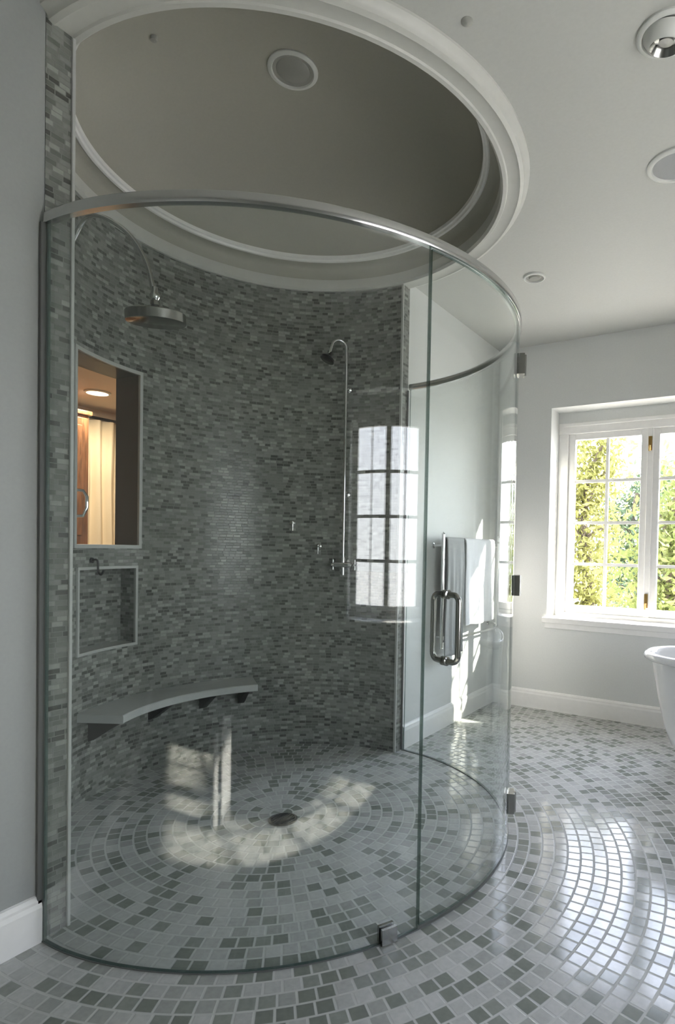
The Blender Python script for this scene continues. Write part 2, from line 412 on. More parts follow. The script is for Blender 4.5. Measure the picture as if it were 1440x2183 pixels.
# ------------------------------------------------------------------ windows
def casement(name, W, TT, label, handles=True):
    """u along the wall, n outward from the room, z up"""
    N0 = .19
    root = empty(name, TT((W['u0']+W['u1'])/2, N0, W['z0'])); struct(root, label, 'window')
    u0, u1, z0, z1 = W['u0'], W['u1'], W['z0'], W['z1']
    um = (u0+u1)/2
    # painted header, frame, ledge
    b = MB(); b.box(u0, u1, N0+.005, N0+.09, z1-.08, z1, TT); b.build('header', G['paint'], root)
    b = MB()
    fz1, fz0 = z1-.08, z0+.035; fw = .075
    b.box(u0, u0+fw, N0, N0+.10, fz0+.03, fz1-.085, TT); b.box(u1-fw, u1, N0, N0+.10, fz0+.03, fz1-.085, TT)
    b.box(u0, u1, N0, N0+.10, fz1-.085, fz1, TT); b.box(u0, u1, N0, N0+.10, fz0-.01, fz0+.03, TT)
    b.box(u0+.03, u1-.03, N0-.012, N0-.0005, fz1-.03, fz1-.003, TT)
    b.build('window_frame', G['white'], root, bevel=.004)
    b = MB(); b.box(u0, u1, 0.0, N0+.02, z0+.005, z0+.035, TT); b.box(u0-.03, u1+.03, -.025, 0.001, z0-.005, z0+.035, TT)
    b.box(u0-.015, u1+.015, -.012, 0.001, z0-.045, z0-.005, TT)
    b.build('window_sill', G['white'], root, bevel=.004)
    # inner head and side paint edge
    sz0, sz1 = fz0+.03, fz1-.085
    for s in (0, 1):
        a0, a1 = (u0+fw, um-.004) if s == 0 else (um+.004, u1-fw)
        so, si = (.052, .060)
        g0, g1 = (a0+so, a1-si) if s == 0 else (a0+si, a1-so)
        gz0, gz1 = sz0+.055, sz1-.045
        b = MB(); n0, n1 = N0+.015, N0+.055
        b.box(a0, g0, n0, n1, sz0, sz1, TT); b.box(g1, a1, n0, n1, sz0, sz1, TT)
        b.box(g0, g1, n0, n1, sz0, gz0, TT); b.box(g0, g1, n0, n1, gz1, sz1, TT)
        sash = b.build('sash', G['white'], root, bevel=.003)
        b = MB(); gm = (g0+g1)/2
        b.box(gm-.011, gm+.011, n0+.008, n1-.008, gz0, gz1, TT)
        for q in (1, 2, 3):
            zz = gz0+(gz1-gz0)*q/4; b.box(g0, g1, n0+.0085, n1-.0085, zz-.011, zz+.011, TT)
        b.build('glazing_bars', G['white'], sash)
        b = MB(); nm = (n0+n1)/2; b.box(g0, g1, nm-.002, nm+.002, gz0, gz1, TT); b.build('pane', G['pane'], sash)
    b = MB()
    for zz in (sz1-.11, sz0+.12):
        b.box(um-.012, um+.012, N0-.004, N0+.015, zz-.05, zz+.05, TT)
        b.tube([TT(um, N0-.002, zz-.02), TT(um, N0-.03, zz-.02), TT(um, N0-.035, zz-.06)], .006, 8)
    b.build('latch', G['brass'], root)
    # centre cover strip
    b = MB(); b.box(um-.02, um+.02, N0+.004, N0+.016, sz0, sz1, TT); b.build('cover_strip', G['white'], root, bevel=.003)
    return root
casement('window_1', W2, lambda u, n, z: (u, YW+n, z), 'white double casement window with small panes and trees beyond')
casement('window_2', W3, lambda u, n, z: (XR+n, u, z), 'white casement window opposite the shower, seen as a reflection')

# glazed opening in the shower wall
w3 = empty('window_3', cyl(RW+.15, 198, UP[2])); struct(w3, 'tall narrow window in the shower wall looking into a warm lit room', 'window')
b = MB(); rows = []
for i in range(17):
    a = UP[0]+(UP[1]-UP[0])*i/16
    rows.append([cyl(RW+.150, a, UP[2]), cyl(RW+.156, a, UP[2]), cyl(RW+.156, a, UP[3]), cyl(RW+.150, a, UP[3])])
b.grid(rows, closed_u=True); b.face(rows[0]); b.face(rows[-1])
b.build('pane', G['pane'], w3, smooth=30, weld=True)
b = MB(); hz = 1.36
b.tube([cyl(RW+.02, 210.2, hz-.06), cyl(RW-.03, 209.6, hz-.055), cyl(RW-.042, 209.2, hz-.02), cyl(RW-.042, 209.2, hz+.03), cyl(RW-.03, 209.6, hz+.055), cyl(RW+.02, 210.2, hz+.06)], .007, 10)
b.build('handle', G['chrome'], w3, smooth=50)

# ------------------------------------------------------------------ warm room beyond the opening
XN = -4.15
b = MB(); b.box(XN-.15, -.12, 0, 5.4, -.12, -.02); struct(b.build('floor_next_room', G['carpet']))
b = MB()
arc = [cyl(1.05, 97+166*i/60, 0) for i in range(61)]
rect = []
for i in range(61):
    a = math.radians(97+166*i/60); dx, dy = math.cos(a), math.sin(a)
    t = min((XN-.15-CX)/dx if dx < -1e-6 else 1e9, (5.5-CY)/dy if dy > 1e-6 else 1e9, (-.15-CY)/dy if dy < -1e-6 else 1e9)
    rect.append((CX+dx*t, CY+dy*t))
for zz in (2.55, 2.65):
    for i in range(60):
        b.face([(arc[i][0], arc[i][1], zz), (arc[i+1][0], arc[i+1][1], zz), (*rect[i+1], zz), (*rect[i], zz)])
struct(b.build('ceiling_next_room', G['beige']), 'warm beige ceiling of the room beyond the opening', 'ceiling')
b = MB(); b.box(XN-.15, XN, 0, 5.4, -.05, 2.6); struct(b.build('wall_next_room_far', G['beige']), 'warm beige wall far beyond the opening', 'wall')
b = MB(); b.box(XN, -.12, -.15, 0, -.05, 2.6); struct(b.build('wall_next_room_near', G['beige']))
b = MB(); b.box(XN, -.12, 5.3, 5.45, -.05, 2.6); struct(b.build('wall_next_room_side', G['beige']))
b = MB(); b.box(-.14, -.12, 0, .9, -.05, 2.6); b.box(-.14, -.12, 3.0, 5.3, -.05, 2.6); struct(b.build('wall_next_room_shared', G['beige']))
# wardrobe
wr = empty('wardrobe', (XN+.3, 3.0, 0)); tag(wr, 'dark brown wooden wardrobe at the left of the warm room', 'wardrobe')
b = MB(); b.box(XN+.01, XN+.50, 2.29, 3.20, -.02, 2.36); b.box(XN+.01, XN+.53, 2.27, 3.22, 2.36, 2.40); b.build('body', G['wood'], wr, bevel=.006)
for k in range(2):
    b = MB(); b.box(XN+.50, XN+.52, 2.31+.445*k, 2.74+.445*k, .08, 2.33)
    b.box(XN+.52, XN+.53, 2.37+.445*k, 2.68+.445*k, 1.25, 2.26); b.box(XN+.52, XN+.53, 2.37+.445*k, 2.68+.445*k, .16, 1.12)
    d = b.build('door', G['wood'], wr, bevel=.004)
    b = MB(); b.lathe([(0, 0), (.012, 0), (.008, .02), (.016, .035), (0, .045)], (XN+.52, 2.71+.08*k, 1.2), (1, 0, 0), 16); b.build('knob', G['chrome'], d, smooth=40)
# curtain
b = MB(); rows = []
NU = 90
for i in range(NU+1):
    y = 3.25+1.33*i/NU; x = XN+.10+.035*math.sin(i*.75)+.01*math.sin(i*.31)
    rows.append([(x, y+.01*math.sin(z*3+i*.2), z) for z in (.03, .6, 1.2, 1.8, 2.42)])
b.grid(rows)
o = b.build('curtain', G['curtain'], smooth=60); m = o.modifiers.new('Solid', 'SOLIDIFY'); m.thickness = .006
tag(o, 'long cream curtain hanging beside the brown wardrobe in the warm room', 'curtain')
b = MB(); b.tube([(XN+.10, 3.23, 2.44), (XN+.10, 4.70, 2.44)], .016, 12)
for y in (3.3, 4.6): b.tube([(XN+.10, y, 2.44), (XN-.0, y, 2.44)], .01, 8)
tag(b.build('curtain_rod', G['dark'], smooth=40), 'dark rod holding the cream curtain', 'curtain rod')
# lamps of that room
def next_lamp(x, y, r, e, label):
    t = empty('ceiling_light', (x, y, 2.55)); tag(t, label, 'ceiling light')
    b = MB(); b.lathe([(r+.02, 0), (r+.02, -.012), (r, -.016), (r, 0)], (x, y, 2.55)); b.build('bezel', G['bezel'], t, smooth=40)
    b = MB(); b.lathe([(0, -.008), (r, -.008)], (x, y, 2.55)); b.build('lens', G['lit'], t)
    l = bpy.data.lights.new('ceiling_lamp', 'AREA'); l.shape = 'DISK'; l.size = 2*r; l.energy = e; l.color = (1, .82, .62)
    lo = bpy.data.objects.new('ceiling_lamp', l); C.objects.link(lo); lo.location = (x, y, 2.53)
next_lamp(-3.45, 3.16, .09, 16, 'small lit round lamp in the warm room ceiling')
next_lamp(-2.55, 2.78, .15, 24, 'larger lit lamp at the top of the wall opening')

# ------------------------------------------------------------------ shower enclosure
ZG = 2.108
def rg(a):                       # the glass line flares very slightly where it meets the left wall
    t = max(0, min(1, (-62-a)/27)); return RG+.013*t*t*(3-2*t)
def glass_arc(b, a0, a1, z0, z1, r=RG, th=.010):
    n = max(3, int(abs(a1-a0)/1.0)); rows = []
    aa = [a0+(a1-a0)*i/n for i in range(n+1)]
    for rr in (-th/2, th/2):
        b.m = 0; b.grid([[cyl(rg(a)+rr, a, z0+(z1-z0)*j/2) for j in range(3)] for a in aa])
    b.m = 1
    for z in (z0, z1): b.grid([[cyl(rg(a)-th/2, a, z), cyl(rg(a)+th/2, a, z)] for a in aa])
    for a in (a0, a1): r = rg(a); b.face([cyl(r-th/2, a, z0), cyl(r+th/2, a, z0), cyl(r+th/2, a, z1), cyl(r-th/2, a, z1)])
AE = math.degrees(math.asin(-(CY-YJ0-.004)/RG)) if (CY-YJ0-.004) < RG else -89.0
AE = -89.2
D0, D1 = -21.6, 22.0
gl = empty('shower_glass_panel', cyl(RG, -55, 0))
tag(gl, 'large curved fixed glass panel from the left wall to the door', 'glass panel')
b = MB(); glass_arc(b, AE, D0-.35, .004, ZG); b.build('glass', [G['glass'], G['edge']], gl, smooth=25, weld=True)
# clamp at the floor beside the door
b = MB()
for s in (-1, 1):
    rows = []
    for i in range(6):
        a = -29.6+2.9*i/5
        r0, r1 = (RG+s*.0055, RG+s*.017)
        rows.append([cyl(r0, a, .002), cyl(r1, a, .002), cyl(r1, a, .050), cyl(r0, a, .050)])
    b.grid(rows, closed_u=True); b.face(rows[0]); b.face(rows[-1])
rows = []
for i in range(6):
    a = -29.6+2.9*i/5
    rows.append([cyl(RG-.017, a, .001), cyl(RG+.017, a, .001), cyl(RG+.017, a, .0035), cyl(RG-.017, a, .0035)])
b.grid(rows, closed_u=True); b.face(rows[0]); b.face(rows[-1])
cl = b.build('clamp', G['nickel'], gl, bevel=.002); cl['label'] = 'square metal floor clamp'
gr = empty('shower_glass_panel', cyl(RG, 55, 0))
tag(gr, 'curved fixed glass panel behind the door up to the right tiled jamb', 'glass panel')
b = MB(); glass_arc(b, D1+.35, 89.0, .004, ZG); b.build('glass', [G['glass'], G['edge']], gr, smooth=25, weld=True)
# door
dr = empty('shower_door', cyl(RG, 0, 0)); tag(dr, 'curved frameless glass door with metal loop handle and three hinges', 'shower door')
b = MB(); glass_arc(b, D0, D1, .012, ZG-.006); b.build('glass', [G['glass'], G['edge']], dr, smooth=25, weld=True)
ha = -16.4
def dpull(sign):
    b = MB(); off = .056*sign; rr = RG+sign*.005; r1 = RG+off
    z0, z1 = .832, 1.045; q = .022
    path = [cyl(rr, ha, z0)]
    path += [cyl(r1-sign*q+sign*q*math.sin(t), ha, z0+q-q*math.cos(t)) for t in [PI/2*i/6 for i in range(7)]]
    path += [cyl(r1-sign*q+sign*q*math.cos(t), ha, z1-q+q*math.sin(t)) for t in [PI/2*i/6 for i in range(7)]]
    path += [cyl(rr, ha, z1)]
    b.tube(path, .0095, 14)
    for z in (z0, z1):
        p = Vector(cyl(rr, ha, z)); d = Vector(cyl(RG+1*sign, ha, z))-p; d.normalize()
        b.lathe([(.0001, 0), (.015, 0), (.015, .006), (.010, .008)], p, d, 20)
    h = b.build('handle', G['nickel'], dr, smooth=45); return h
dpull(1); dpull(-1)
for z in (1.955, 1.045, .135):
    b = MB()
    for s in (-1, 1):
        rows = []
        for i in range(7):
            a = D1-1.6+3.6*i/6; r0, r1 = RG+s*.0055, RG+(.028 if s > 0 else -.014)
            rows.append([cyl(r0, a, z-.042), cyl(r1, a, z-.042), cyl(r1, a, z+.042), cyl(r0, a, z+.042)])
        b.grid(rows, closed_u=True); b.face(rows[0]); b.face(rows[-1])
    b.tube([cyl(RG+.028, D1+.1, z-.0425), cyl(RG+.028, D1+.1, z+.0425)], .007, 12)
    b.build('hinge', G['nickel'], dr, bevel=.0015)
# rail
b = MB(); rows = []
n = 140
for i in range(n+1):
    a = -89.6+(89.3+89.6)*i/n
    rr = []
    for dx, dz in ((-.010, 0), (.010, 0), (.0115, .003), (.0125, .012), (.0115, .027), (.007, .033), (-.007, .033), (-.0115, .027), (-.0125, .012), (-.0115, .003)):
        rr.append(cyl(rg(a)+dx, a, ZG-.001+dz))
    rows.append(rr)
b.grid(rows, closed_u=True); b.face(rows[0]); b.face(rows[-1])
tag(b.build('curved_rail', G['rail'], smooth=40), 'polished metal rail curving round the top of the shower glass', 'rail')
# floor channel under the glass
b = MB(); rows = []
for i in range(n+1):
    a = -89.8+(89.8*2)*i/n
    r = rg(a); rows.append([cyl(r-.007, a, .0), cyl(r+.007, a, .0), cyl(r+.007, a, .0035), cyl(r-.007, a, .0035)])
b.grid(rows, closed_u=True); b.face(rows[0]); b.face(rows[-1])
struct(b.build('trim_7', G['joint']), 'thin dark joint line on the floor under the curved glass', 'trim')
# wall channel at the left edge of the glass
b = MB(); b.box(.0025, .014, YJ0-.016, YJ0+.007, 0, ZG+.002)
struct(b.build('trim_8', G['joint'], bevel=.002), 'dark vertical channel holding the glass at the left wall', 'trim')
b = MB(); b.box(.0025, .012, YK1-.012, YK1-.004, 0, ZG)
struct(b.build('trim_9', G['joint']), 'dark line where the glass meets the right jamb', 'trim')

# drain
dn = empty('floor_drain', (CX+.05, CY-.045, 0)); tag(dn, 'round dark metal drain in the middle of the shower floor', 'drain')
px, py = CX+.05, CY-.045
b = MB(); b.lathe([(.0, .001), (.062, .001), (.062, .004), (.052, .006), (.050, .003)], (px, py, 0), n=40); b.build('rim', G['dark'], dn, smooth=30)
b = MB()
for k in range(-4, 5):
    x = k*.011; h = math.sqrt(.050**2-x*x)
    b.box(px+x-.003, px+x+.003, py-h, py+h, .002, .005)
b.lathe([(0, .0015), (.05, .0015)], (px, py, 0), n=40)
b.build('grate', G['black'], dn)

# ------------------------------------------------------------------ bench
bn = empty('shower_bench', cyl(.85, 180, 0)); tag(bn, 'curved grey stone bench on the tiled shower wall', 'bench')
b = MB(); rows = []
ba0, ba1, zt = 144.5, 209.0, .418
nb = 40
for i in range(nb+1):
    a = ba0+(ba1-ba0)*i/nb; f = .718
    rows.append([cyl(RW-.002, a, zt-.038), cyl(f+.004, a, zt-.038), cyl(f, a, zt-.034), cyl(f, a, zt-.004), cyl(f+.004, a, zt), cyl(RW-.002, a, zt)])
b.grid(rows, closed_u=True); b.face(rows[0]); b.face(rows[-1])
b.build('seat', G['bench'], bn)
for a in (148.5, 162, 180, 203):
    b = MB(); rows = []
    for da in (-1.0, 1.0):
        rows.append([cyl(RW-.002, a+da, zt-.038), cyl(.765, a+da, zt-.038), cyl(.765, a+da, zt-.052), cyl(.90, a+da, zt-.14), cyl(RW-.002, a+da, zt-.15)])
    b.grid(rows, closed_u=True); b.face(rows[0]); b.face(rows[-1])
    b.build('bracket', G['black'], bn, bevel=.002)

# ------------------------------------------------------------------ rain shower head
hc = Vector((-.20, 1.445, 2.062))
sh = empty('rain_shower', tuple(hc)); tag(sh, 'round chrome rain shower on a curved arm at the left of the tiled wall', 'shower head')
wallp = Vector(cyl(RW, 214, 2.44))
b = MB(); ctrl = [wallp, wallp+Vector((.12, .02, .11)), Vector((-.34, 1.40, 2.40)), hc+Vector((-.035, -.02, .20)), hc+Vector((0, 0, .045))]
def bez(c, n=30):
    out = []
    for i in range(n+1):
        t = i/n; p = [q.copy() for q in c]
        while len(p) > 1: p = [p[j].lerp(p[j+1], t) for j in range(len(p)-1)]
        out.append(p[0])
    return out
def spline(c, n=10):
    out = []; P = [c[0]*2-c[1]]+c+[c[-1]*2-c[-2]]
    for i in range(1, len(P)-2):
        for k in range(n):
            t = k/n; a, b_, c_, d = P[i-1], P[i], P[i+1], P[i+2]
            out.append(.5*((2*b_)+(c_-a)*t+(2*a-5*b_+4*c_-d)*t*t+(3*b_-a-3*c_+d)*t**3))
    out.append(c[-1]); return out
b.tube(spline(ctrl), .0095, 12); b.build('arm', G['chrome'], sh, smooth=60)
b = MB(); nrm = (Vector((CX, CY, 0))-Vector((wallp.x, wallp.y, 0))).normalized()
b.lathe([(0, 0), (.030, 0), (.030, .006), (.014, .012), (.012, .02)], wallp, nrm, 28); b.build('flange', G['chrome'], sh, smooth=40)
ax = Vector((.07, -.12, 1)).normalized()
b = MB(); b.lathe([(.0, -.032), (.103, -.032), (.108, -.028), (.108, .004), (.104, .008), (.060, .014), (.028, .030), (.018, .034), (.016, .050), (.0, .052)], hc, ax, 48)
b.build('head', G['nickel'], sh, smooth=40)
b = MB(); b.lathe([(0, .0505), (.014, .0505), (.020, .06), (.020, .07), (.013, .08), (.011, .10)], hc, ax, 24); b.build('swivel_nut', G['chrome'], sh, smooth=40)

# ------------------------------------------------------------------ exposed hand shower column
sc = empty('shower_column', cyl(RW-.05, 111.5, 1.05)); tag(sc, 'slim exposed chrome shower pipe with a small telephone head and cross handles on the mosaic wall', 'shower column')
ca = 111.2; cr = RW-.055
b = MB()
top = Vector(cyl(cr, ca, 2.34)); cen = Vector(cyl(cr, ca, 0))
left = (Vector(cyl(cr, ca+6, 0))-cen).normalized(); inw = (Vector((CX, CY, 0))-cen).normalized()
p = [Vector(cyl(cr, ca, 1.12)), Vector(cyl(cr, ca, 1.7)), top]
R_ = .045
path = [Vector(cyl(cr, ca, 1.10+.1*i)) for i in range(13)]
d = (left*.8+inw*.6).normalized()
for i in range(1, 11):
    t = PI*.95*i/10
    path.append(top+d*(R_-R_*math.cos(t))+Vector((0, 0, R_*math.sin(t))))
endp = path[-1]+Vector((0, 0, -.07))+d*.02; path.append(endp)
b.tube(path, .0085, 12); b.build('pipe', G['chrome'], sc, smooth=60)
b = MB(); b.lathe([(0, .03), (.010, .03), (.012, .01), (.040, -.010), (.042, -.022), (.0, -.026)], endp, (d*-.5+Vector((0, 0, 1))).normalized(), 28); b.build('head', G['dark'], sc, smooth=40)
for z in (2.12, 1.50):
    b = MB(); b.tube([cyl(cr, ca, z), cyl(RW, ca, z)], .007, 10); b.lathe([(0, 0), (.02, 0), (.02, .006), (.009, .012)], cyl(RW, ca, z), inw, 20); b.build('wall_bracket', G['chrome'], sc, smooth=40)
b = MB(); vz = 1.085
tg = (Vector(cyl(cr, ca-6, 0))-cen).normalized(); V0 = Vector(cyl(cr, ca, vz))
b.tube([V0-tg*.05, V0+tg*.05], .018, 16); b.tube([V0, V0+Vector((0, 0, .045))], .014, 14); b.tube([V0, V0-Vector((0, 0, .06))], .011, 14)
b.tube([V0, Vector(cyl(RW, ca, vz))], .016, 14); b.lathe([(0, 0), (.034, 0), (.034, .006), (.016, .014)], cyl(RW, ca, vz), inw, 24)
b.build('valve_body', G['chrome'], sc, smooth=45)
for s, L in ((-1, .03), (1, .055)):
    b = MB(); q = V0+tg*s*(.05+L*.4)
    b.tube([V0+tg*s*.05, q], .009, 12)
    for w in (Vector((0, 0, 1)), inw):
        b.tube([q-w*.032, q+w*.032], .0055, 10)
        for e in (-1, 1): b.lathe([(0, -.008), (.008, 0), (0, .008)], q+w*.032*e, w, 12)
    b.build('cross_handle', G['chrome'], sc, smooth=50)

# two small levers on the wall
for (a, z, lb) in ((130.9, 1.325, 'upper small chrome lever on the mosaic wall, left of the pipe'), (121.4, 1.19, 'lower small chrome lever on the mosaic wall, nearer the pipe')):
    t = empty('wall_valve', cyl(RW, a, z)); tag(t, lb, 'valve', 'small levers on the tiled wall')
    nn = (Vector((CX, CY, z))-Vector(cyl(RW, a, z))).normalized()
    b = MB(); b.lathe([(0, 0), (.017, 0), (.017, .006), (.009, .010), (.009, .034), (0, .036)], cyl(RW, a, z), nn, 24); b.build('base', G['nickel'], t, smooth=40)
    b = MB(); p0 = Vector(cyl(RW, a, z))+nn*.030; b.tube([p0+Vector((0, 0, .008)), p0+Vector((0, 0, -.045))], [.006, .004], 10); b.build('lever', G['chrome'], t, smooth=40)

# dark hook over the low niche
t = empty('wall_hook', cyl(RW, 203, 1.10)); tag(t, 'small dark hook on the tiles at the top of the low niche', 'hook')
nn = (Vector((CX, CY, 0))-Vector(cyl(RW, 203, 0))).normalized(); p0 = Vector(cyl(RW, 203, 1.105))
b = MB(); b.lathe([(0, 0), (.013, 0), (.013, .006), (0, .008)], p0, nn, 18); b.build('plate', G['dark'], t, smooth=40)
b = MB(); b.tube(spline([p0, p0+nn*.03, p0+nn*.035+Vector((0, 0, -.05)), p0+nn*.05+Vector((0, 0, -.065)), p0+nn*.062+Vector((0, 0, -.045))], 6), .005, 10); b.build('prong', G['dark'], t, smooth=60)

# ------------------------------------------------------------------ towel rack and towels
tr = empty('towel_rack', (.06, 3.72, .6)); tag(tr, 'chrome two-bar towel rack on the pale wall beyond the shower glass', 'towel rack')
XB = .075
for z in (1.245, .60):
    b = MB(); b.tube([(XB, 3.29, z), (XB, 4.18, z)], .009, 12); b.build('bar', G['chrome'], tr, smooth=50)
for y in (3.29, 4.18):
    b = MB(); b.tube([(XB, y, .56), (XB, y, 1.285)], .011, 12)
    for z in (.56, 1.285): b.lathe([(0, -.014), (.014, 0), (0, .014)], (XB, y, z), (0, 0, 1), 14)
    b.build('post', G['chrome'], tr, smooth=50)
    for z in (.63, 1.21):
        b = MB(); b.tube([(0.0, y, z), (XB, y, z)], .007, 10); b.lathe([(0, 0), (.02, 0), (.018, .008), (.008, .012)], (0, y, z), (1, 0, 0), 18); b.build('wall_mount', G['chrome'], tr, smooth=40)
def towel(y0, y1, zt, zf, zb, mat, amp, label, seed):
    rnd = random.Random(seed); ph = [rnd.random()*6 for _ in range(4)]
    b = MB(); rows = []; nu = 60; r = .017
    for i in range(nu+1):
        u = i/nu; y = y0+(y1-y0)*u; row = []
        def wob(z, s): 
            k = min(1, (zt-z)/.35)
            return amp*k*(math.sin(u*15+ph[0]+s)+.5*math.sin(u*27+ph[1]+z*2)+.3*math.sin(z*9+ph[2]))
        def yy(z): return (y-(y0+y1)/2)*(1+.05*(zt-z))+(y0+y1)/2+.004*math.sin(z*8+ph[3])
        zz = zb+.004*math.sin(u*9)
        nback = 16
        for j in range(nback): 
            z = zz+(zt-zz)*j/nback; row.append((XB-r-max(-.02, min(.02, wob(z, 2)))*.6, yy(z), z))
        for j in range(9):
            t = PI-PI*j/8; row.append((XB+r*math.cos(t), y, zt+r*math.sin(t)))
        zz = zf+.004*math.sin(u*7+1)
        for j in range(1, 25):
            z = zt+(zz-zt)*j/24; row.append((XB+r+wob(z, 0)*.9+.004*min(1, (zt-z)*6), yy(z), z))
        rows.append(row)
    b.grid(rows); o = b.build('towel', mat, smooth=180)
    m = o.modifiers.new('Solid', 'SOLIDIFY'); m.thickness = .010; m.offset = 0
    m = o.modifiers.new('Sub', 'SUBSURF'); m.levels = 1; m.render_levels = 1
    tag(o, label, 'towel'); return o
towel(3.58, 4.06, 1.245, .67, .74, G['towel_w'], .010, 'wide bright white towel hanging on the corner side of the rack', 3)
towel(3.315, 3.55, 1.245, .50, .62, G['towel_g'], .007, 'narrow grey towel hanging behind the door handle', 5)

# ------------------------------------------------------------------ bathtub
tb = empty('bathtub', (2.03, 3.62, 0)); tag(tb, 'white roll-top bathtub standing by the window wall at the right edge', 'bathtub')
def oval(cx, cy, a, bb, z, n=64, e=2.4):
    out = []
    for i in range(n):
        t = 2*PI*i/n; c_, s_ = math.cos(t), math.sin(t)
        out.append((cx+a*math.copysign(abs(c_)**(2/e), c_), cy+bb*math.copysign(abs(s_)**(2/e), s_), z))
    return out
tx, ty = 2.06, 3.62
b = MB()
prof = [(.60, .22, .10), (.66, .26, .12), (.70, .29, .22), (.735, .315, .38), (.76, .335, .52), (.775, .345, .585), (.795, .365, .590), (.812, .382, .602), (.816, .386, .617), (.808, .378, .630), (.790, .360, .636), (.768, .338, .630), (.755, .325, .610), (.735, .31, .50), (.69, .28, .30), (.60, .22, .18), (.40, .12, .16), (.02, .01, .155)]
b.grid([oval(tx, ty, a, c_, z) for a, c_, z in prof], closed_u=True)
b.face(oval(tx, ty, .60, .22, .10))
b.build('tub_body', G['enamel'], tb, smooth=50)
b = MB(); b.grid([oval(tx, ty, a, c_, z) for a, c_, z in ((.56, .20, 0), (.58, .21, .02), (.56, .20, .11))], closed_u=True); b.build('plinth', G['enamel'], tb, smooth=50)

# ------------------------------------------------------------------ ceiling fixtures
def fixture(name, x, y, z, r, label, cat, kind, group=None):
    t = empty(name, (x, y, z)); tag(t, label, cat, group)
    b = MB(); b.lathe([(r, 0), (r, -.006), (r*.96, -.010), (r*.84, -.012), (r*.80, -.006), (r*.79, 0)], (x, y, z), n=48); b.build('bezel', G['bezel'], t, smooth=40)
    if kind == 'speaker':
        b = MB(); b.lathe([(0, -.006), (r*.80, -.005)], (x, y, z), n=48); b.build('grille', G['grille'], t)
    elif kind == 'eyeball':
        b = MB(); b.lathe([(r*.80, -.004), (r*.78, -.016), (r*.60, -.036), (r*.52, -.040)], (x, y, z), (.15, -.1, 1), 48); b.build('gimbal', G['bezel'], t, smooth=50)
        b = MB(); b.lathe([(r*.52, -.040), (r*.40, -.018), (0, -.010)], (x, y, z), (.15, -.1, 1), 40); b.build('reflector', G['nickel'], t, smooth=50)
        b = MB(); b.lathe([(0, -.030), (r*.24, -.028), (r*.24, -.012)], (x, y, z), (.15, -.1, 1), 24); b.build('bulb', G['lens'], t, smooth=50)
    elif kind == 'small':
        b = MB(); b.lathe([(r*.80, -.004), (r*.55, -.003), (r*.45, -.012), (0, -.013)], (x, y, z), n=32); b.build('lens', G['lens'], t, smooth=50)
    else:
        b = MB(); b.lathe([(r*.80, -.006), (r*.66, -.004), (r*.62, -.008), (0, -.009)], (x, y, z), n=48); b.build('lens', G['lens'], t, smooth=50)
    return t
fixture('recessed_light', 1.545, 1.895, ZC, .088, 'round recessed eyeball light in the flat ceiling at the top right', 'ceiling light', 'eyeball')
fixture('ceiling_speaker', 1.490, 2.550, ZC, .112, 'round pale ceiling speaker at the right edge below the eyeball light', 'speaker', 'speaker')
fixture('recessed_light', .665, 3.215, ZC, .062, 'small round light in the flat ceiling beside the ceiling ring', 'ceiling light', 'small')
fixture('recessed_light', CX+.0, CY-.0, Z0+H-.003, .108, 'round light set in the dome over the shower', 'ceiling light', 'dome')
t = empty('sprinkler_head', (1.04, 1.575, ZC)); tag(t, 'tiny round dot fitting in the flat ceiling near the ring', 'sprinkler')
b = MB(); b.lathe([(0, -.006), (.010, -.005), (.018, -.001), (.018, 0)], (1.04, 1.575, ZC), n=20); b.build('cap', G['lens'], t, smooth=50)
# little nozzle in the dome
dz = Z0+H*math.sqrt(max(0, 1-(.55/R0)**2))
b = MB(); b.lathe([(0, -.016), (.012, -.014), (.014, .01)], (CX-.28, CY-.473, dz), n=16)
tag(b.build('dome_nozzle', G['lens'], smooth=50), 'tiny nozzle in the near left part of the dome', 'nozzle')

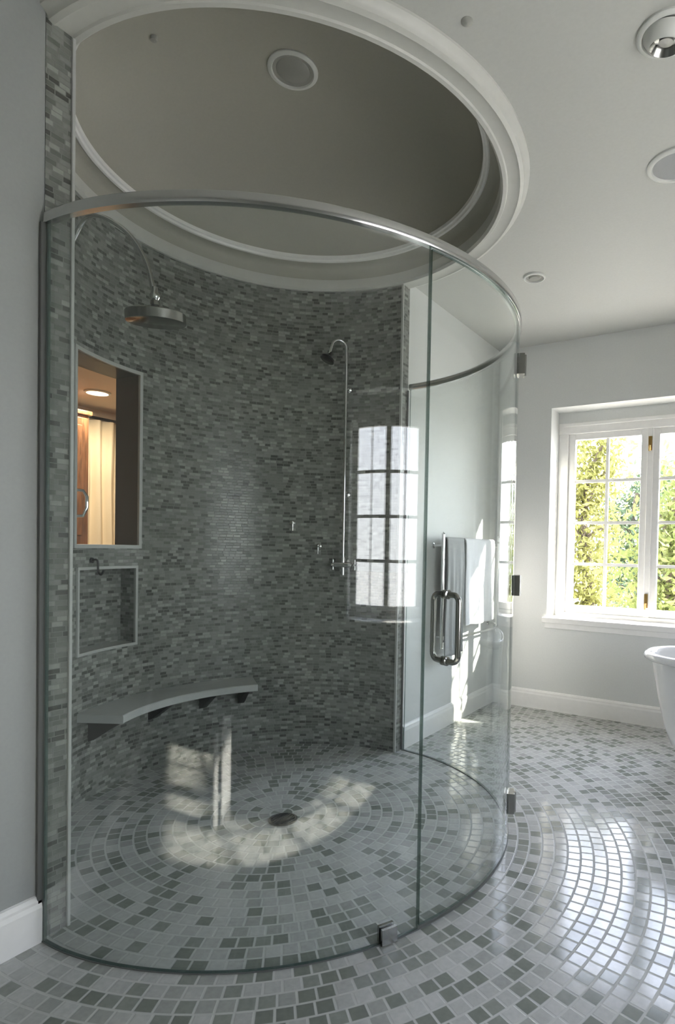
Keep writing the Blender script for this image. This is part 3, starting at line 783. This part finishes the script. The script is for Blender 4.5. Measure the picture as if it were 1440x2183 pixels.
# ------------------------------------------------------------------ outdoors
b = MB(); b.face([(-30, YW+T+.02, -.5), (40, YW+T+.02, -.5), (40, 45, -.5), (-30, 45, -.5)])
struct(b.build('ground', G['paving']))
b = MB(); b.face([(XR+T+.02, -30, -.5), (40, -30, -.5), (40, YW+T+.02, -.5), (XR+T+.02, YW+T+.02, -.5)])
struct(b.build('ground', G['paving']))
def tree(x, y, h, r, c1, c2, label, seed, nl=2600):
    rnd = random.Random(seed); t = empty('garden_tree', (x, y, -.5)); tag(t, label, 'tree')
    b = MB(); tips = []
    b.tube(spline([Vector((x, y, -.5)), Vector((x+.1, y, h*.25)), Vector((x-.05, y+.1, h*.6)), Vector((x+.05, y, h*.9))], 6), [.09-.0032*i for i in range(19)], 10)
    for i in range(14):
        a = rnd.random()*2*PI; z0 = h*(.1+.7*rnd.random()); q = Vector((x+math.cos(a)*r*.75, y+math.sin(a)*r*.75, z0+.5*rnd.random()+.2))
        b.tube(spline([Vector((x, y, z0)), Vector((x, y, z0)).lerp(q, .5)+Vector((0, 0, .1)), q], 4), [.035, .032, .03, .026, .023, .02, .017, .013, .01], 6); tips.append(q)
    b.build('trunk', G['bark'], t)
    b = MB(); cl = [(Vector((x, y, h*.5)), 1)]
    cents = [Vector((x+rnd.gauss(0, r*.5), y+rnd.gauss(0, r*.5), -.1+rnd.random()*h)) for _ in range(30)]+tips
    for i in range(nl):
        c_ = rnd.choice(cents); p = c_+Vector((rnd.gauss(0, .17), rnd.gauss(0, .17), rnd.gauss(0, .17)))
        u = Vector((rnd.gauss(0, 1), rnd.gauss(0, 1), rnd.gauss(0, 1))).normalized(); w = u.cross(Vector((rnd.gauss(0, 1), rnd.gauss(0, 1), rnd.gauss(0, 1)))).normalized()
        L = .040+.030*rnd.random(); n_ = u.cross(w)*L*.18
        b.face([p-u*L, p+w*L*.42+n_, p+u*L, p-w*L*.42+n_])
    o = b.build('foliage', leaf('leaf_%d' % seed, c1, c2), t); o['kind'] = 'stuff'
    return t
tree(-.45, 8.6, 2.75, .42, (.30, .285, .10), (.12, .14, .045), 'yellow-green tree in the left panes of the window', 11, 5200)
tree(-.22, 10.9, 2.5, .60, (.06, .10, .075), (.15, .19, .09), 'darker green tree in the middle panes of the window', 12, 5600)
tree(.95, 6.9, 2.1, .36, (.26, .28, .10), (.10, .14, .05), 'light green tree seen past the centre post of the window', 13, 3600)
# a round-headed tree outside the window opposite the shower: unseen, added to shade part of the sun patch
rnd = random.Random(21); t = empty('garden_tree', (7.24, 3.33, -.5)); tag(t, 'unseen round-headed tree added outside the window opposite the shower to block sun', 'tree')
b = MB(); b.tube(spline([Vector((7.24, 3.33, -.5)), Vector((7.28, 3.30, 1.5)), Vector((7.22, 3.35, 3.0)), Vector((7.25, 3.33, 4.0))], 6), [.08-.0035*i for i in range(19)], 10)
b.build('trunk', G['bark'], t)
b = MB()
for i in range(4200):
    u = Vector((rnd.gauss(0, 1), rnd.gauss(0, 1), rnd.gauss(0, 1))).normalized(); w = u.cross(Vector((rnd.gauss(0, 1), rnd.gauss(0, 1), rnd.gauss(0, 1)))).normalized()
    d = Vector((rnd.gauss(0, 1), rnd.gauss(0, 1), rnd.gauss(0, 1))).normalized()*(rnd.random()**.4)
    p = Vector((7.24, 3.33, 4.02))+Vector((d.x*.52, d.y*.52, d.z*.46)); L = .05+.03*rnd.random(); n_ = u.cross(w)*L*.18
    b.face([p-u*L, p+w*L*.45+n_, p+u*L, p-w*L*.45+n_])
o = b.build('foliage', leaf('leaf_21', (.10, .15, .05), (.06, .10, .03)), t); o['kind'] = 'stuff'

# low white stand added out of view so its reflection stripes the glass
t = empty('reflection_stand', (.875, .26, 0)); tag(t, 'low white stand with two upright boards, added out of view to mirror as pale stripes in the curved glass', 'stand')
for xa, xb, zt_ in ((.785, .825, .40), (.860, .945, .46)):
    b = MB(); b.box(xa, xb, .245, .265, 0, zt_); b.build('upright', G['enamel'], t, bevel=.002)
b = MB(); b.box(.785, .945, .205, .2445, .10, .13); b.build('shelf', G['enamel'], t, bevel=.002)

# ------------------------------------------------------------------ light
sun = bpy.data.lights.new('sun', 'SUN'); sun.energy = 40; sun.angle = math.radians(1.2); sun.color = (1, .93, .82)
so = bpy.data.objects.new('sun', sun); C.objects.link(so)
so.rotation_euler = Vector((-1, -.57, -.71)).to_track_quat('-Z', 'Y').to_euler(); so.location = (8, 8, 8)
w = bpy.data.worlds.new('sky'); bpy.context.scene.world = w; w.use_nodes = True
nt = w.node_tree; bg = nt.nodes['Background']
tc = nt.nodes.new('ShaderNodeTexCoord'); sx = nt.nodes.new('ShaderNodeSeparateXYZ'); rp = nt.nodes.new('ShaderNodeValToRGB')
nt.links.new(tc.outputs['Generated'], sx.inputs[0]); nt.links.new(sx.outputs[2], rp.inputs[0]); nt.links.new(rp.outputs[0], bg.inputs[0])
rp.color_ramp.elements[0].position = 0; rp.color_ramp.elements[0].color = (.92, .93, .96, 1)
rp.color_ramp.elements[1].position = .6; rp.color_ramp.elements[1].color = (.72, .79, 1.0, 1)
mr = nt.nodes.new('ShaderNodeMapRange'); nt.links.new(sx.outputs[1], mr.inputs[0])
mr.inputs[1].default_value = .45; mr.inputs[2].default_value = .95; mr.inputs[3].default_value = 8; mr.inputs[4].default_value = 19
nt.links.new(mr.outputs[0], bg.inputs[1])
for loc, rot, sx_, sy_ in (((1.10, YW+T+.01, 1.45), (-PI/2, 0, 0), 1.35, 1.6), ((XR+T+.01, 1.33, 1.45), (PI/2, 0, PI/2), 1.65, 1.6)):
    l = bpy.data.lights.new('window_portal', 'AREA'); l.shape = 'RECTANGLE'; l.size = sx_; l.size_y = sy_; l.cycles.is_portal = True
    o = bpy.data.objects.new('window_portal', l); C.objects.link(o); o.location = loc; o.rotation_euler = rot

# ------------------------------------------------------------------ camera
f, px_, py_, pitch, roll, yaw, cx_ = 1260.1, 901.91, 1197.94, -.0227, .0201, .5275, 1.8446
fw = Vector((-math.sin(yaw)*math.cos(pitch), math.cos(yaw)*math.cos(pitch), math.sin(pitch)))
rt = Vector((math.cos(yaw), math.sin(yaw), 0)); up = rt.cross(fw)
r2 = rt*math.cos(roll)+up*math.sin(roll); u2 = up*math.cos(roll)-rt*math.sin(roll)
cam = bpy.data.cameras.new('camera'); co = bpy.data.objects.new('camera', cam); C.objects.link(co)
M = Matrix((( r2.x, u2.x, -fw.x, cx_), (r2.y, u2.y, -fw.y, 0), (r2.z, u2.z, -fw.z, 1.19), (0, 0, 0, 1)))
co.matrix_world = M
cam.sensor_fit = 'VERTICAL'; cam.sensor_height = 36; cam.lens = 36*f/2183
cam.shift_x = (720-px_)/2183; cam.shift_y = (py_-1091.5)/2183
cam.clip_start = .05; cam.clip_end = 200
s = bpy.context.scene; s.camera = co
s.view_settings.view_transform = 'Standard'; s.view_settings.look = 'None'; s.view_settings.gamma = 1; s.view_settings.use_curve_mapping = False
s.view_settings.exposure = 0.5
s.cycles.use_denoising = True; s.cycles.max_bounces = 10; s.cycles.transparent_max_bounces = 24
s.cycles.diffuse_bounces = 5; s.cycles.glossy_bounces = 5; s.cycles.sample_clamp_indirect = 6
s.cycles.caustics_reflective = False; s.cycles.caustics_refractive = False
